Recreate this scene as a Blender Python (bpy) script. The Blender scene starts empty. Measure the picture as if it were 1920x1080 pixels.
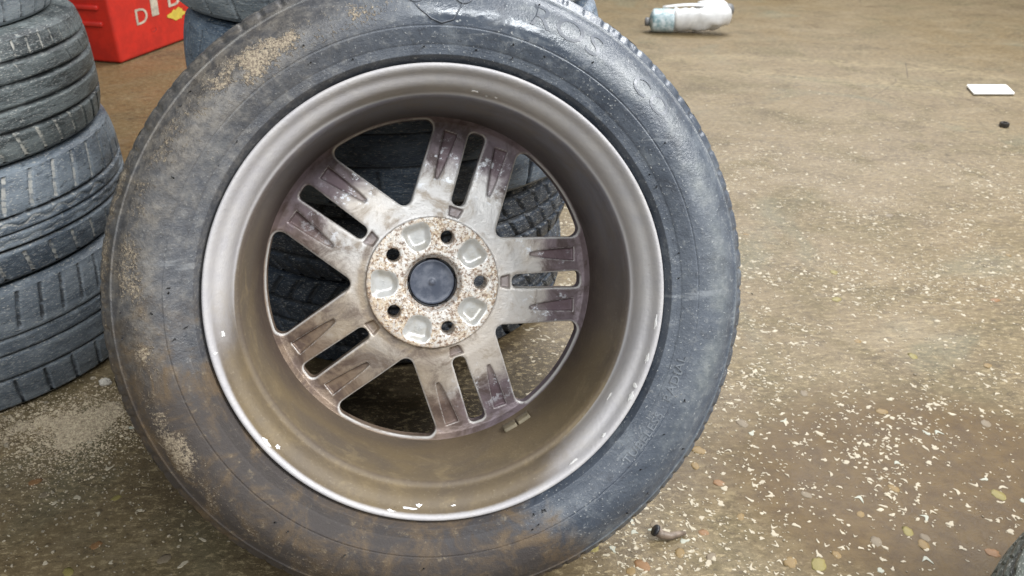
import bpy, math, random
import numpy as np
from mathutils import Matrix, Vector

random.seed(7)
RNG = np.random.default_rng(11)
SC = bpy.context.scene
COL = SC.collection
rad = math.radians

# ------------------------------------------------------------------ camera
cam_d = bpy.data.cameras.new('camera')
cam = bpy.data.objects.new('camera', cam_d)
COL.objects.link(cam)
cam.location = (0, 0, 0.786)
cam.rotation_euler = (rad(90 - 30), 0, 0)
cam_d.sensor_width = 36
cam_d.lens = 36 * 1500 / 1920
cam_d.clip_start = 0.02
cam_d.clip_end = 100
cam_d.dof.use_dof = True
cam_d.dof.focus_distance = 0.9
cam_d.dof.aperture_fstop = 11
SC.camera = cam

# ------------------------------------------------------------------ light
world = bpy.data.worlds.new('World')
SC.world = world
world.use_nodes = True
bg = world.node_tree.nodes['Background']
bg.inputs[0].default_value = (0.80, 0.90, 1.0, 1)
bg.inputs[1].default_value = 0.09


def area(name, loc, target, size, power, color, sizey=None):
    d = bpy.data.lights.new(name, 'AREA')
    d.shape = 'RECTANGLE'
    d.size = size
    d.size_y = sizey or size
    d.energy = power
    d.color = color
    o = bpy.data.objects.new(name, d)
    COL.objects.link(o)
    o.location = loc
    v = Vector(target) - Vector(loc)
    o.rotation_euler = v.to_track_quat('-Z', 'Y').to_euler()
    return o


area('door_daylight', (2.5, 0.0, 2.9), (0.0, 0.9, 0.2), 1.6, 185, (0.97, 0.98, 1.0), 1.5)
area('ceiling_daylight', (1.5, 4.3, 3.4), (1.0, 2.4, 0.0), 2.6, 250, (0.97, 0.98, 1.0), 3.0)
area('front_left_fill', (-0.9, -1.7, 2.35), (-0.5, 1.0, 0.3), 2.0, 44, (0.93, 0.97, 1.0), 0.9)  # unseen fill lamp added to brighten the left side
area('glare_lamp', (1.05, -1.7, 3.0), (0.0, 0.9, 0.4), 1.2, 48, (0.93, 0.97, 1.0), 0.55)  # unseen lamp added behind the camera to mirror as glare on the tyre top

SC.view_settings.view_transform = 'Standard'
SC.view_settings.look = 'None'
SC.view_settings.gamma = 1.0
SC.view_settings.exposure = 0.34
SC.view_settings.use_curve_mapping = False


# ------------------------------------------------------------------ helpers
def link(o, parent=None):
    COL.objects.link(o)
    if parent is not None:
        o.parent = parent
    return o


def mesh_data(name, V, F, mat=None, smooth=True, attrs=None, normals=None):
    me = bpy.data.meshes.new(name)
    V = np.asarray(V, dtype=np.float32)
    if isinstance(F, np.ndarray):
        n, k = F.shape
        me.vertices.add(len(V))
        me.vertices.foreach_set('co', V.ravel())
        me.loops.add(n * k)
        me.loops.foreach_set('vertex_index', F.astype(np.int32).ravel())
        me.polygons.add(n)
        me.polygons.foreach_set('loop_start', np.arange(0, n * k, k, dtype=np.int32))
        me.update(calc_edges=True)
    else:
        me.from_pydata([tuple(map(float, v)) for v in V], [], [list(map(int, f)) for f in F])
        me.update()
    me.polygons.foreach_set('use_smooth', [bool(smooth)] * len(me.polygons))
    for an, av in (attrs or {}).items():
        av = np.asarray(av, dtype=np.float32)
        if av.ndim == 1:
            a = me.attributes.new(an, 'FLOAT', 'POINT')
            a.data.foreach_set('value', av)
        else:
            a = me.attributes.new(an, 'FLOAT_VECTOR', 'POINT')
            a.data.foreach_set('vector', av.ravel())
    if normals is not None:
        me.normals_split_custom_set_from_vertices([tuple(map(float, v)) for v in normals])
    if mat:
        me.materials.append(mat)
    return me


def part(name, V, F, mat, parent=None, smooth=True, attrs=None, normals=None, loc=None):
    o = bpy.data.objects.new(name, mesh_data(name, V, F, mat, smooth, attrs, normals))
    link(o, parent)
    if loc is not None:
        o.location = loc
    return o


def tag(o, label=None, cat=None, group=None, kind=None):
    if label: o['label'] = label
    if cat: o['category'] = cat
    if group: o['group'] = group
    if kind: o['kind'] = kind
    return o


def empty(name, loc, rz=0.0):
    o = bpy.data.objects.new(name, None)
    o.empty_display_size = 0.05
    link(o)
    o.location = loc
    o.rotation_euler = (0, 0, rz)
    return o


def grid_faces(n, m, wrap_n=True, wrap_m=False):
    """quads of an n (around) x m (along) grid, index i*m+j"""
    I = np.arange(n if wrap_n else n - 1)
    J = np.arange(m if wrap_m else m - 1)
    i, j = np.meshgrid(I, J, indexing='ij')
    i2 = (i + 1) % n
    j2 = (j + 1) % m
    return np.stack([i * m + j, i2 * m + j, i2 * m + j2, i * m + j2], -1).reshape(-1, 4)


def lathe(profile, n, flip=False, close=False):
    """profile (r,z) -> verts, faces about z; returns also theta and profile index per vertex"""
    p = np.asarray(profile, float)
    m = len(p)
    th = np.linspace(0, 2 * math.pi, n, endpoint=False)
    T, R = np.meshgrid(th, p[:, 0], indexing='ij')
    Z = np.broadcast_to(p[:, 1], (n, m))
    V = np.stack([R * np.cos(T), R * np.sin(T), Z], -1).reshape(-1, 3)
    F = grid_faces(n, m, True, close)
    if flip:
        F = F[:, ::-1]
    return V, F, T.ravel(), R.ravel()


def densify(pts, step):
    """smooth-ish resample of a polyline (Catmull-Rom)"""
    P = np.asarray(pts, float)
    out = []
    n = len(P)
    for i in range(n - 1):
        p0 = P[max(i - 1, 0)]; p1 = P[i]; p2 = P[i + 1]; p3 = P[min(i + 2, n - 1)]
        k = max(1, int(np.hypot(*(p2 - p1)) / step))
        for t in np.arange(k) / k:
            # centripetal-damped tangents
            m1 = (p2 - p0) * 0.5; m2 = (p3 - p1) * 0.5
            L = np.hypot(*(p2 - p1))
            for mm in (m1, m2):
                l = np.hypot(*mm)
                if l > L: mm *= L / l
            h00 = 2*t**3-3*t**2+1; h10 = t**3-2*t**2+t; h01 = -2*t**3+3*t**2; h11 = t**3-t**2
            out.append(h00*p1 + h10*m1 + h01*p2 + h11*m2)
    out.append(P[-1])
    return np.array(out)


def sstep(x, a, b):
    t = np.clip((x - a) / (b - a), 0, 1)
    return t * t * (3 - 2 * t)


# cheap vector value noise for python-side masks
_perm = RNG.random((64, 64, 64)).astype(np.float32)


def vnoise(x, y, z=0.0):
    x = np.asarray(x, float); y = np.asarray(y, float); z = np.asarray(z, float) + 0 * x
    xi = np.floor(x).astype(int); yi = np.floor(y).astype(int); zi = np.floor(z).astype(int)
    fx = x - xi; fy = y - yi; fz = z - zi
    fx = fx*fx*(3-2*fx); fy = fy*fy*(3-2*fy); fz = fz*fz*(3-2*fz)
    g = lambda a, b, c: _perm[(xi+a) % 64, (yi+b) % 64, (zi+c) % 64]
    return ((g(0,0,0)*(1-fx)+g(1,0,0)*fx)*(1-fy)+(g(0,1,0)*(1-fx)+g(1,1,0)*fx)*fy)*(1-fz) + \
           ((g(0,0,1)*(1-fx)+g(1,0,1)*fx)*(1-fy)+(g(0,1,1)*(1-fx)+g(1,1,1)*fx)*fy)*fz


def fbm(x, y, z=0.0, o=4):
    s = 0; a = .5
    for k in range(o):
        s = s + a * vnoise(x * 2**k + 7*k, y * 2**k + 3*k, z * 2**k if np.ndim(z) or z else 0)
        a *= .5
    return s / (1 - .5**o)


# ------------------------------------------------------------------ material builder
class NT:
    def __init__(self, name):
        self.m = bpy.data.materials.new(name)
        self.m.use_nodes = True
        self.t = self.m.node_tree
        self.b = self.t.nodes['Principled BSDF']
        self.tc = None

    def n(self, typ, **kw):
        x = self.t.nodes.new(typ)
        for k, v in kw.items():
            setattr(x, k, v)
        return x

    def l(self, a, b):
        self.t.links.new(a, b)

    def coord(self, scale=(1, 1, 1), rot=(0, 0, 0), which='Object'):
        if self.tc is None:
            self.tc = self.n('ShaderNodeTexCoord')
        mp = self.n('ShaderNodeMapping')
        mp.inputs['Scale'].default_value = scale
        mp.inputs['Rotation'].default_value = rot
        self.l(self.tc.outputs[which], mp.inputs[0])
        return mp.outputs[0]

    def noise(self, scale, detail=6, rough=.6, vec=None, dist=0.0):
        x = self.n('ShaderNodeTexNoise')
        x.inputs['Scale'].default_value = scale
        x.inputs['Detail'].default_value = detail
        x.inputs['Roughness'].default_value = rough
        x.inputs['Distortion'].default_value = dist
        self.l(vec if vec is not None else self.coord(), x.inputs['Vector'])
        return x.outputs['Fac']

    def voro(self, scale, feature='F1', vec=None, out='Distance', rnd=1.0):
        x = self.n('ShaderNodeTexVoronoi', feature=feature)
        x.inputs['Scale'].default_value = scale
        x.inputs['Randomness'].default_value = rnd
        self.l(vec if vec is not None else self.coord(), x.inputs['Vector'])
        return x.outputs[out]

    def ramp(self, fac, a, b, lo=0.0, hi=1.0):
        x = self.n('ShaderNodeMapRange', interpolation_type='SMOOTHSTEP')
        self.l(fac, x.inputs[0])
        x.inputs[1].default_value = a
        x.inputs[2].default_value = b
        x.inputs[3].default_value = lo
        x.inputs[4].default_value = hi
        return x.outputs[0]

    def attr(self, name):
        x = self.n('ShaderNodeAttribute', attribute_name=name)
        return x

    def math(self, op, a, b=None):
        x = self.n('ShaderNodeMath', operation=op)
        for i, v in enumerate((a, b)):
            if v is None: continue
            if isinstance(v, (int, float)): x.inputs[i].default_value = v
            else: self.l(v, x.inputs[i])
        return x.outputs[0]

    def mul(self, *a):
        r = a[0]
        for v in a[1:]:
            r = self.math('MULTIPLY', r, v)
        return r

    def mix(self, fac, a, b, mode='MIX'):
        x = self.n('ShaderNodeMix', data_type='RGBA', blend_type=mode)
        if isinstance(fac, (int, float)): x.inputs[0].default_value = fac
        else: self.l(fac, x.inputs[0])
        for i, v in ((6, a), (7, b)):
            if isinstance(v, tuple): x.inputs[i].default_value = (*v, 1)
            else: self.l(v, x.inputs[i])
        return x.outputs[2]

    def lerp(self, fac, a, b):
        x = self.n('ShaderNodeMix', data_type='FLOAT')
        self.l(fac, x.inputs[0])
        for i, v in ((2, a), (3, b)):
            if isinstance(v, (int, float)): x.inputs[i].default_value = v
            else: self.l(v, x.inputs[i])
        return x.outputs[0]

    def bump(self, height, dist, strength=1.0, prev=None):
        x = self.n('ShaderNodeBump')
        x.inputs['Strength'].default_value = strength
        x.inputs['Distance'].default_value = dist
        self.l(height, x.inputs['Height'])
        if prev is not None: self.l(prev, x.inputs['Normal'])
        return x.outputs[0]

    def out(self, color=None, rough=None, metal=None, normal=None, spec=None):
        for nm, v in (('Base Color', color), ('Roughness', rough), ('Metallic', metal), ('Normal', normal), ('Specular IOR Level', spec)):
            if v is None: continue
            if isinstance(v, tuple): self.b.inputs[nm].default_value = (*v, 1)
            elif isinstance(v, (int, float)): self.b.inputs[nm].default_value = v
            else: self.l(v, self.b.inputs[nm])
        return self.m


# ---- floor
def mat_floor():
    N = NT('worn_concrete')
    big = N.noise(1.1, 5, .6, dist=.4)
    mid = N.noise(4.5, 6, .65, dist=.6)
    fine = N.noise(38, 7, .7)
    c = N.mix(N.ramp(big, .36, .62), (.215, .165, .092), (.240, .195, .135))
    c = N.mix(N.ramp(mid, .42, .70), c, (.150, .126, .070))
    # grey-green old coating remains
    pg = N.noise(2.3, 4, .55, N.coord((1, 1, 1), (0, 0, .8)), .8)
    c = N.mix(N.ramp(pg, .57, .67, 0, .6), c, (.165, .172, .128))
    # dark oil-soaked stain; the same blob mask shapes the painted shade
    sx = N.n('ShaderNodeSeparateXYZ'); N.l(N.coord(), sx.inputs[0])
    def blob(cx, cy, rx, ry, soft, namp=.55):
        dx = N.math('DIVIDE', N.math('SUBTRACT', sx.outputs[0], cx), rx)
        dy = N.math('DIVIDE', N.math('SUBTRACT', sx.outputs[1], cy), ry)
        d = N.math('SQRT', N.math('ADD', N.mul(dx, dx), N.mul(dy, dy)))
        d = N.math('ADD', d, N.math('MULTIPLY', N.math('SUBTRACT', mid, .5), namp * 2))
        return N.ramp(d, 1.0 + soft, 1.0 - soft)
    st3 = blob(-1.2, 2.4, .9, 1.0, .5)
    c = N.mix(N.mul(st3, .75), c, (.235, .160, .070))
    # scuffed pale sweeps left by dragged tyres
    def ring(cx, cy, R, w, a):
        dx = N.math('SUBTRACT', sx.outputs[0], cx)
        dy = N.math('SUBTRACT', sx.outputs[1], cy)
        d = N.math('SQRT', N.math('ADD', N.mul(dx, dx), N.mul(dy, dy)))
        d = N.math('ADD', N.math('SUBTRACT', d, R), N.math('MULTIPLY', N.math('SUBTRACT', big, .5), .35))
        d = N.math('ABSOLUTE', d)
        return N.mul(N.ramp(d, w, 0), N.ramp(N.noise(30, 4, .7, N.coord((1, 2.5, 1))), .42, .62), a)
    for a in ((.95, 1.9, 1.28, .07, .95), (.7, 1.2, 1.75, .09, .8), (.5, 0.5, 2.05, .10, .3), (.3, 0.2, 2.9, .12, .3)):
        c = N.mix(ring(*a), c, (.40, .345, .24))
    # dusty pale film
    df = N.noise(9, 6, .7, N.coord((1, 2.2, 1), (0, 0, -.3)), .5)
    c = N.mix(N.ramp(df, .54, .80, 0, .45), c, (.32, .265, .165))
    # trampled, streaky mid-scale mottling
    tr = N.noise(17, 7, .75, N.coord((.7, 1.9, 1), (0, 0, -.25)), .9)
    c = N.mix(N.ramp(tr, .52, .70, 0, .5), c, (.285, .230, .135))
    c = N.mix(N.ramp(tr, .46, .32, 0, .7), c, (.085, .062, .034))
    st2 = blob(-.55, .78, .42, .26, .5)
    c = N.mix(N.mul(st2, .22), c, (.105, .082, .054))
    wheel_shade = blob(-.12, .93, .36, .26, .45)
    c = N.mix(N.mul(wheel_shade, .9), c, (.032, .021, .010))  # shadow between wheel and rear stack, painted into the floor colour
    t2 = N.noise(5.5, 8, .72, N.coord((.8, 1.4, 1), (0, 0, -.5)), .6)
    c = N.mix(N.ramp(t2, .51, .66, 0, .40), c, (.34, .295, .225))
    c = N.mix(N.ramp(t2, .47, .34, 0, .55), c, (.100, .073, .040))
    # dark grime specks and pores
    c = N.mix(N.ramp(fine, .44, .30, 0, .65), c, (.085, .066, .045))
    gr = N.noise(160, 4, .8)
    c = N.mix(N.ramp(gr, .56, .70, 0, .6), c, (.36, .30, .21))
    # small pale worn specks, elongated
    v = N.voro(105, vec=N.coord((1, 2.4, 1), (0, 0, .5)))
    gate = N.ramp(N.noise(7, 4, .6), .46, .62)
    c = N.mix(N.mul(N.ramp(v, .24, .14), gate, .8), c, (.52, .45, .34))
    # exposed sand grains of the worn slab
    ck = N.ramp(N.voro(2.1, 'DISTANCE_TO_EDGE', N.coord((1, 1, 1), (0, 0, .4))), .006, .001)
    ck = N.mul(ck, N.ramp(big, .50, .60))
    c = N.mix(N.mul(ck, .6), c, (.06, .045, .03))
    sg = N.noise(75, 5, .85, N.coord((.8, 1.5, 1), (0, 0, -.2)))
    c = N.mix(N.ramp(sg, .53, .60, 0, .75), c, (.42, .36, .25))
    c = N.mix(N.ramp(sg, .45, .38, 0, .7), c, (.070, .050, .028))
    st = blob(.60, .81, .34, .22, .30, .45)
    c = N.mix(N.mul(st, .93), c, N.mix(N.ramp(fine, .35, .65), (.084, .047, .008), (.130, .080, .018)))
    c = N.mix(1.0, c, (.66, .60, .48), 'MULTIPLY')
    h = N.math('ADD', N.mul(fine, .5), N.math('ADD', N.mul(gr, .3), N.mul(sg, .5)))
    nrm = N.bump(mid, .004, .5)
    nrm = N.bump(h, .0028, .9, nrm)
    rough = N.lerp(N.ramp(mid, .35, .7), .46, .68)
    return N.out(c, rough, 0.0, nrm, .45)


# ---- rubber
def mat_rubber(name, base, dusty, dust_amt, groove_col, streak=(1, 1, 6), gloss=.55, zebra=0.0, grv_amt=.8):
    """lying / generic tyre rubber with dust film and dirt packed in the grooves"""
    N = NT(name)
    oi = N.n('ShaderNodeObjectInfo')
    off = N.n('ShaderNodeVectorMath', operation='ADD')
    N.l(N.coord(streak), off.inputs[0])
    sc = N.n('ShaderNodeVectorMath', operation='SCALE'); sc.inputs[3].default_value = 9.0
    N.l(oi.outputs['Location'], sc.inputs[0]); N.l(sc.outputs[0], off.inputs[1])
    vec = off.outputs[0]
    n1 = N.noise(7, 7, .65, vec, .4)
    n2 = N.noise(45, 6, .75, vec)
    n3 = N.noise(190, 3, .7, vec)
    c = N.mix(N.ramp(n1, .38, .66, 0, dust_amt), base, dusty)
    c = N.mix(N.ramp(n2, .50, .66, 0, .75), c, dusty)
    c = N.mix(N.ramp(n2, .45, .33, 0, .75), c, tuple(q*.35 for q in base))
    c = N.mix(N.ramp(n3, .57, .65, 0, .75), c, (.42, .41, .37))
    c = N.mix(N.ramp(n3, .40, .32, 0, .5), c, tuple(q*.3 for q in base))
    gs = N.n('ShaderNodeSeparateXYZ'); N.l(N.attr('groove').outputs['Vector'], gs.inputs[0])
    g = gs.outputs[0]
    c = N.mix(N.mul(N.ramp(gs.outputs[1], .3, .9), N.ramp(N.noise(18, 4, .7, vec), .66, .52), .85), c, (.010, .011, .012))
    gg = N.mul(N.ramp(g, .25, .8), N.ramp(N.noise(26, 4, .7, vec), .36, .54), grv_amt)
    c = N.mix(gg, c, groove_col)
    nrm = N.bump(n2, .0018, .9)
    nrm = N.bump(n3, .0010, .9, nrm)
    rough = N.lerp(N.ramp(n1, .3, .7), gloss - .08, gloss + .16)
    return N.out(c, rough, 0.0, nrm, .5)


def mat_main_tyre():
    N = NT('main_tyre_rubber')
    a = N.attr('dirt')
    sp = N.n('ShaderNodeSeparateXYZ'); N.l(a.outputs['Vector'], sp.inputs[0])
    sand, mud, wet = sp.outputs[0], sp.outputs[1], sp.outputs[2]
    n0 = N.noise(6, 6, .6, dist=.5)
    n1 = N.noise(22, 7, .7, dist=.5)
    n2 = N.noise(95, 5, .75)
    n3 = N.noise(330, 3, .75)
    c = N.mix(N.ramp(n0, .36, .64), (.042, .052, .069), (.072, .084, .104))
    c = N.mix(N.ramp(n1, .50, .68, 0, .75), c, (.135, .150, .166))
    c = N.mix(N.ramp(n1, .46, .30, 0, .7), c, (.030, .034, .043))
    c = N.mix(N.ramp(n2, .54, .70, 0, .55), c, (.20, .208, .212))
    c = N.mix(N.ramp(n2, .44, .30, 0, .65), c, (.028, .032, .042))
    # long grazes
    gz = N.noise(14, 4, .7, N.coord((.35, 3.2, 1), (0, 0, .5)))
    c = N.mix(N.ramp(gz, .62, .70, 0, .5), c, (.26, .275, .29))
    c = N.mix(N.ramp(n3, .62, .70, 0, .8), c, (.42, .43, .42))
    c = N.mix(N.ramp(n3, .345, .29, 0, .7), c, (.025, .027, .032))
    # greyed dusty film
    gsp = N.n('ShaderNodeSeparateXYZ'); N.l(N.attr('grey').outputs['Vector'], gsp.inputs[0])
    gm = gsp.outputs[0]
    c = N.mix(N.mul(gsp.outputs[1], N.ramp(n1, .3, .6, .5, 1.0)), c, N.mix(N.ramp(n2, .4, .62), (.125, .138, .142), (.19, .20, .195)))
    c = N.mix(N.mul(gm, N.ramp(n1, .25, .6, .45, 1.0)), c, N.mix(N.ramp(n2, .38, .64), (.058, .051, .045), (.140, .122, .100)))
    # brown mud film
    mm = N.mul(N.ramp(N.math('ADD', mud, N.math('MULTIPLY', N.math('SUBTRACT', n1, .5), 1.1)), .25, .75), .9)
    mc = N.mix(N.ramp(n1, .42, .68), (.040, .031, .026), (.110, .070, .032))
    mc = N.mix(N.ramp(n2, .58, .75, 0, .6), mc, (.26, .20, .12))
    c = N.mix(mm, c, mc)
    # sand grains
    sm = N.ramp(N.math('ADD', N.math('ADD', sand, N.math('MULTIPLY', N.math('SUBTRACT', n1, .5), 1.5)), N.math('MULTIPLY', N.math('SUBTRACT', n3, .5), 2.0)), .40, .80, 0, .85)
    sc = N.mix(N.ramp(N.noise(520, 2, .6), .40, .62), (.175, .135, .095), (.36, .295, .205))
    c = N.mix(sm, c, sc)
    gs = N.n('ShaderNodeSeparateXYZ'); N.l(N.attr('groove').outputs['Vector'], gs.inputs[0])
    g = N.math('MAXIMUM', gs.outputs[0], gs.outputs[1])
    c = N.mix(N.mul(N.ramp(g, .3, .9), .5), c, (.07, .06, .05))
    nrm = N.bump(n1, .0012, .4)
    dry = N.math('SUBTRACT', 1.0, N.math('MULTIPLY', wet, .92))
    def bmp(h, d, prev):
        o = N.bump(h, d, .9, prev); N.l(N.mul(dry, .9), o.node.inputs['Strength']); return o
    nrm = bmp(n2, .0006, nrm)
    nrm = bmp(N.math('ADD', n3, N.mul(sm, 1.2)), .0006, nrm)
    r = N.lerp(N.ramp(n0, .35, .65), .36, .52)
    r = N.lerp(N.math('MAXIMUM', sm, mm), r, .8)
    r = N.lerp(N.mul(wet, N.ramp(n1, .34, .50)), r, .10)
    return N.out(c, r, 0.0, nrm, .55)


# ---- rim
def mat_barrel():
    N = NT('dirty_silver_paint')
    d = N.attr('grime').outputs['Fac']      # dust film on the inside of the barrel
    n0 = N.noise(5, 5, .6, dist=.6)
    n1 = N.noise(28, 6, .7, dist=.4)
    n2 = N.noise(240, 4, .75)
    silver = N.mix(N.ramp(n1, .35, .65), (.40, .385, .390), (.45, .43, .42))
    dustc = N.mix(N.ramp(n0, .34, .64), (.165, .122, .066), (.110, .086, .062))
    dustc = N.mix(N.ramp(n1, .5, .72, 0, .55), dustc, (.25, .19, .105))
    dustc = N.mix(N.ramp(n2, .56, .76, 0, .5), dustc, (.34, .28, .19))
    dustc = N.mix(N.ramp(n2, .40, .28, 0, .6), dustc, (.075, .055, .040))
    tn = N.attr('reflect_tint').outputs['Fac']
    dustc = N.mix(N.mul(tn, N.ramp(n1, .3, .6, .6, 1.0)), dustc, N.mix(N.ramp(n0, .4, .6), (.165, .165, .192), (.105, .098, .110)))  # bluish reflection of the upper barrel, painted into the dust colour
    occ = N.attr('occlusion').outputs['Fac']
    dustc = N.mix(N.mul(occ, N.ramp(n1, .25, .6, .6, 1.0)), dustc, (.045, .029, .023))  # occlusion shade painted dark near the spokes and along the lip step
    dm = N.ramp(N.math('ADD', d, N.math('MULTIPLY', N.math('SUBTRACT', n1, .5), .35)), .22, .78)
    c = N.mix(dm, silver, dustc)
    c = N.mix(N.ramp(n2, .64, .72, 0, .35), c, (.12, .10, .08))
    nrm = N.bump(n2, .0007, .8)
    nrm = N.bump(n1, .0010, .4, nrm)
    r = N.lerp(dm, .52, .66)
    m = N.lerp(dm, .12, .04)
    return N.out(c, r, m, nrm, .5)


def mat_spoke():
    N = NT('cast_spoke_metal')
    e = N.attr('edge').outputs['Fac']
    rr = N.attr('rad').outputs['Fac']
    pk = N.attr('recessed').outputs['Fac']
    n1 = N.noise(26, 6, .7, dist=.6)
    n2 = N.noise(120, 5, .75)
    n0 = N.noise(7, 4, .6)
    base = N.mix(N.ramp(n0, .38, .62), (.58, .52, .455), (.56, .54, .52))
    base = N.mix(N.ramp(n1, .50, .66, 0, .7), base, (.30, .235, .165))
    base = N.mix(N.ramp(n2, .62, .72, 0, .5), base, (.20, .14, .10))
    # outer halves: dark, purplish film
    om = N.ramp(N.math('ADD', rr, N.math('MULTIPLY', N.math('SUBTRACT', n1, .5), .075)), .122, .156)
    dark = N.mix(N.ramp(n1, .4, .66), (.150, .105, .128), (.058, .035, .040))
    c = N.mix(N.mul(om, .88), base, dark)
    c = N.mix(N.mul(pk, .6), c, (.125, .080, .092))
    # brown film on the lower-left spokes
    gm = N.attr('grime').outputs['Fac']
    gk = N.ramp(N.math('ADD', gm, N.math('MULTIPLY', N.math('SUBTRACT', n1, .5), .9)), .25, .8, 0, .8)
    c = N.mix(gk, c, N.mix(N.ramp(n1, .4, .6), (.25, .18, .105), (.105, .070, .048)))
    # white corrosion blooms
    wb = N.mul(N.ramp(N.noise(42, 5, .8), .55, .63), N.ramp(rr, .10, .13), N.ramp(rr, .185, .15), N.ramp(gm, .7, .2))
    c = N.mix(N.mul(wb, .9), c, (.80, .82, .86))
    em = N.mul(e, N.ramp(n1, .30, .52))
    c = N.mix(em, c, (.86, .84, .80))
    nrm = N.bump(n2, .0010, .8)
    nrm = N.bump(n1, .0016, .5, nrm)
    r = N.lerp(N.ramp(n1, .35, .65), .38, .55)
    m = N.lerp(om, .35, .30)
    return N.out(c, r, m, nrm, .5)


def mat_pad():
    N = NT('rust_pitted_mounting_face')
    n1 = N.noise(22, 5, .7)
    n2 = N.noise(270, 3, .8)
    n3 = N.noise(170, 3, .85)
    c = N.mix(N.ramp(n1, .36, .62), (.66, .62, .57), (.55, .45, .33))
    c = N.mix(N.ramp(n2, .48, .54, 0, .8), c, (.23, .140, .085))
    c = N.mix(N.ramp(n3, .52, .57, 0, .85), c, (.70, .68, .64))
    c = N.mix(N.ramp(n2, .60, .65, 0, .85), c, (.085, .055, .040))
    g = N.attr('grime').outputs['Fac']
    c = N.mix(N.ramp(N.math('ADD', g, N.math('MULTIPLY', N.math('SUBTRACT', n3, .5), 1.2)), .3, .8, 0, .75), c, (.17, .105, .062))
    nrm = N.bump(n2, .0008, .8)
    nrm = N.bump(n3, .0009, .6, nrm)
    return N.out(c, N.ramp(n2, .4, .6, .40, .66), .25, nrm, .5)


def mat_recess():
    N = NT('clean_cast_recess')
    n1 = N.noise(60, 5, .7)
    c = N.mix(N.ramp(n1, .4, .65), (.56, .555, .535), (.47, .445, .395))
    nrm = N.bump(N.noise(260, 4, .7), .0004, .5)
    return N.out(c, .33, .35, nrm)


def mat_simple(name, col, rough=.5, metal=0.0, var=.25, scale=40, bump=.0005, col2=None):
    N = NT(name)
    n = N.noise(scale, 5, .7)
    k = 1 - var
    c2 = col2 or tuple(x * k for x in col)
    c = N.mix(N.ramp(n, .38, .64), col, c2)
    return N.out(c, N.ramp(n, .3, .7, max(.05, rough - .08), min(1, rough + .08)), metal, N.bump(n, bump, .6))


M_FLOOR = mat_floor()
M_TYRE = mat_main_tyre()
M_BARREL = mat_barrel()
M_SPOKE = mat_spoke()
M_PAD = mat_pad()
M_RECESS = mat_recess()
M_CAP = mat_simple('cap_plastic', (.062, .072, .098), .42, 0, .35, 60, .0003, (.12, .13, .16))
M_CAPRING = mat_simple('black_clip_plastic', (.018, .018, .02), .45)
M_CHIP = mat_simple('bare_metal_chip', (.86, .85, .82), .35, .3, .12, 90)
M_WEIGHT = mat_simple('dusty_weight', (.20, .165, .105), .6, .1, .35, 50)
M_LETTER = mat_simple('raised_rubber', (.15, .165, .185), .42, 0, .3, 70)
M_LETTER2 = mat_simple('raised_rubber_grey', (.085, .095, .112), .36, 0, .3, 70)
M_WHITE = mat_simple('white_plastic', (.66, .66, .65), .4, 0, .12, 30)
M_TEAL = mat_simple('teal_label', (.16, .26, .28), .5, 0, .2, 38, .0004, (.50, .56, .57))
M_CARD = mat_simple('white_card', (.82, .81, .77), .6, 0, .08, 25)
M_DARK = mat_simple('dark_metal', (.05, .045, .04), .5, .5, .3, 60)
M_CAPGREY = mat_simple('grey_cap', (.16, .16, .16), .5)
M_STUB = mat_simple('brown_rubber_stub', (.17, .125, .09), .55, 0, .4, 80)
M_RED = mat_simple('red_painted_plastic', (.50, .022, .012), .45, 0, .22, 14, .0012)
M_REDDK = mat_simple('red_rib', (.50, .022, .014), .45, 0, .22, 14, .0012)
M_MARKW = mat_simple('worn_white_mark', (.50, .44, .34), .6, 0, .35, 45, .0004)
M_MARKY = mat_simple('yellow_mark', (.58, .44, .06), .6, 0, .2, 45, .0004)
M_SAND = mat_simple('spilled_sand', (.47, .39, .27), .9, 0, .4, 220, .0015, (.26, .205, .14))
M_STONE = mat_simple('pale_stone', (.50, .46, .39), .8, 0, .3, 120, .001)
M_GRIT = mat_simple('floor_grit', (.36, .305, .22), .85, 0, .45, 90, .0005)
M_FLECK = mat_simple('pale_fleck', (.40, .345, .25), .6, 0, .25, 160, .0003)
M_FLECKG = mat_simple('cool_fleck', (.37, .37, .30), .6, 0, .25, 160, .0003)
M_PEB = [mat_simple('pebble_ochre', (.23, .15, .055), .5, 0, .4, 110), mat_simple('pebble_orange', (.24, .125, .05), .5, 0, .4, 110),
         mat_simple('pebble_tan', (.20, .155, .10), .55, 0, .4, 110), mat_simple('pebble_yellow', (.24, .195, .06), .5, 0, .4, 110)]

# ------------------------------------------------------------------ floor
nf = 60
xs = np.linspace(-8, 8, nf); ys = np.linspace(-3, 13, nf)
X, Y = np.meshgrid(xs, ys, indexing='ij')
floor = part('floor', np.stack([X, Y, 0 * X], -1).reshape(-1, 3), grid_faces(nf, nf, False), M_FLOOR)
tag(floor, kind='structure')

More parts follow.
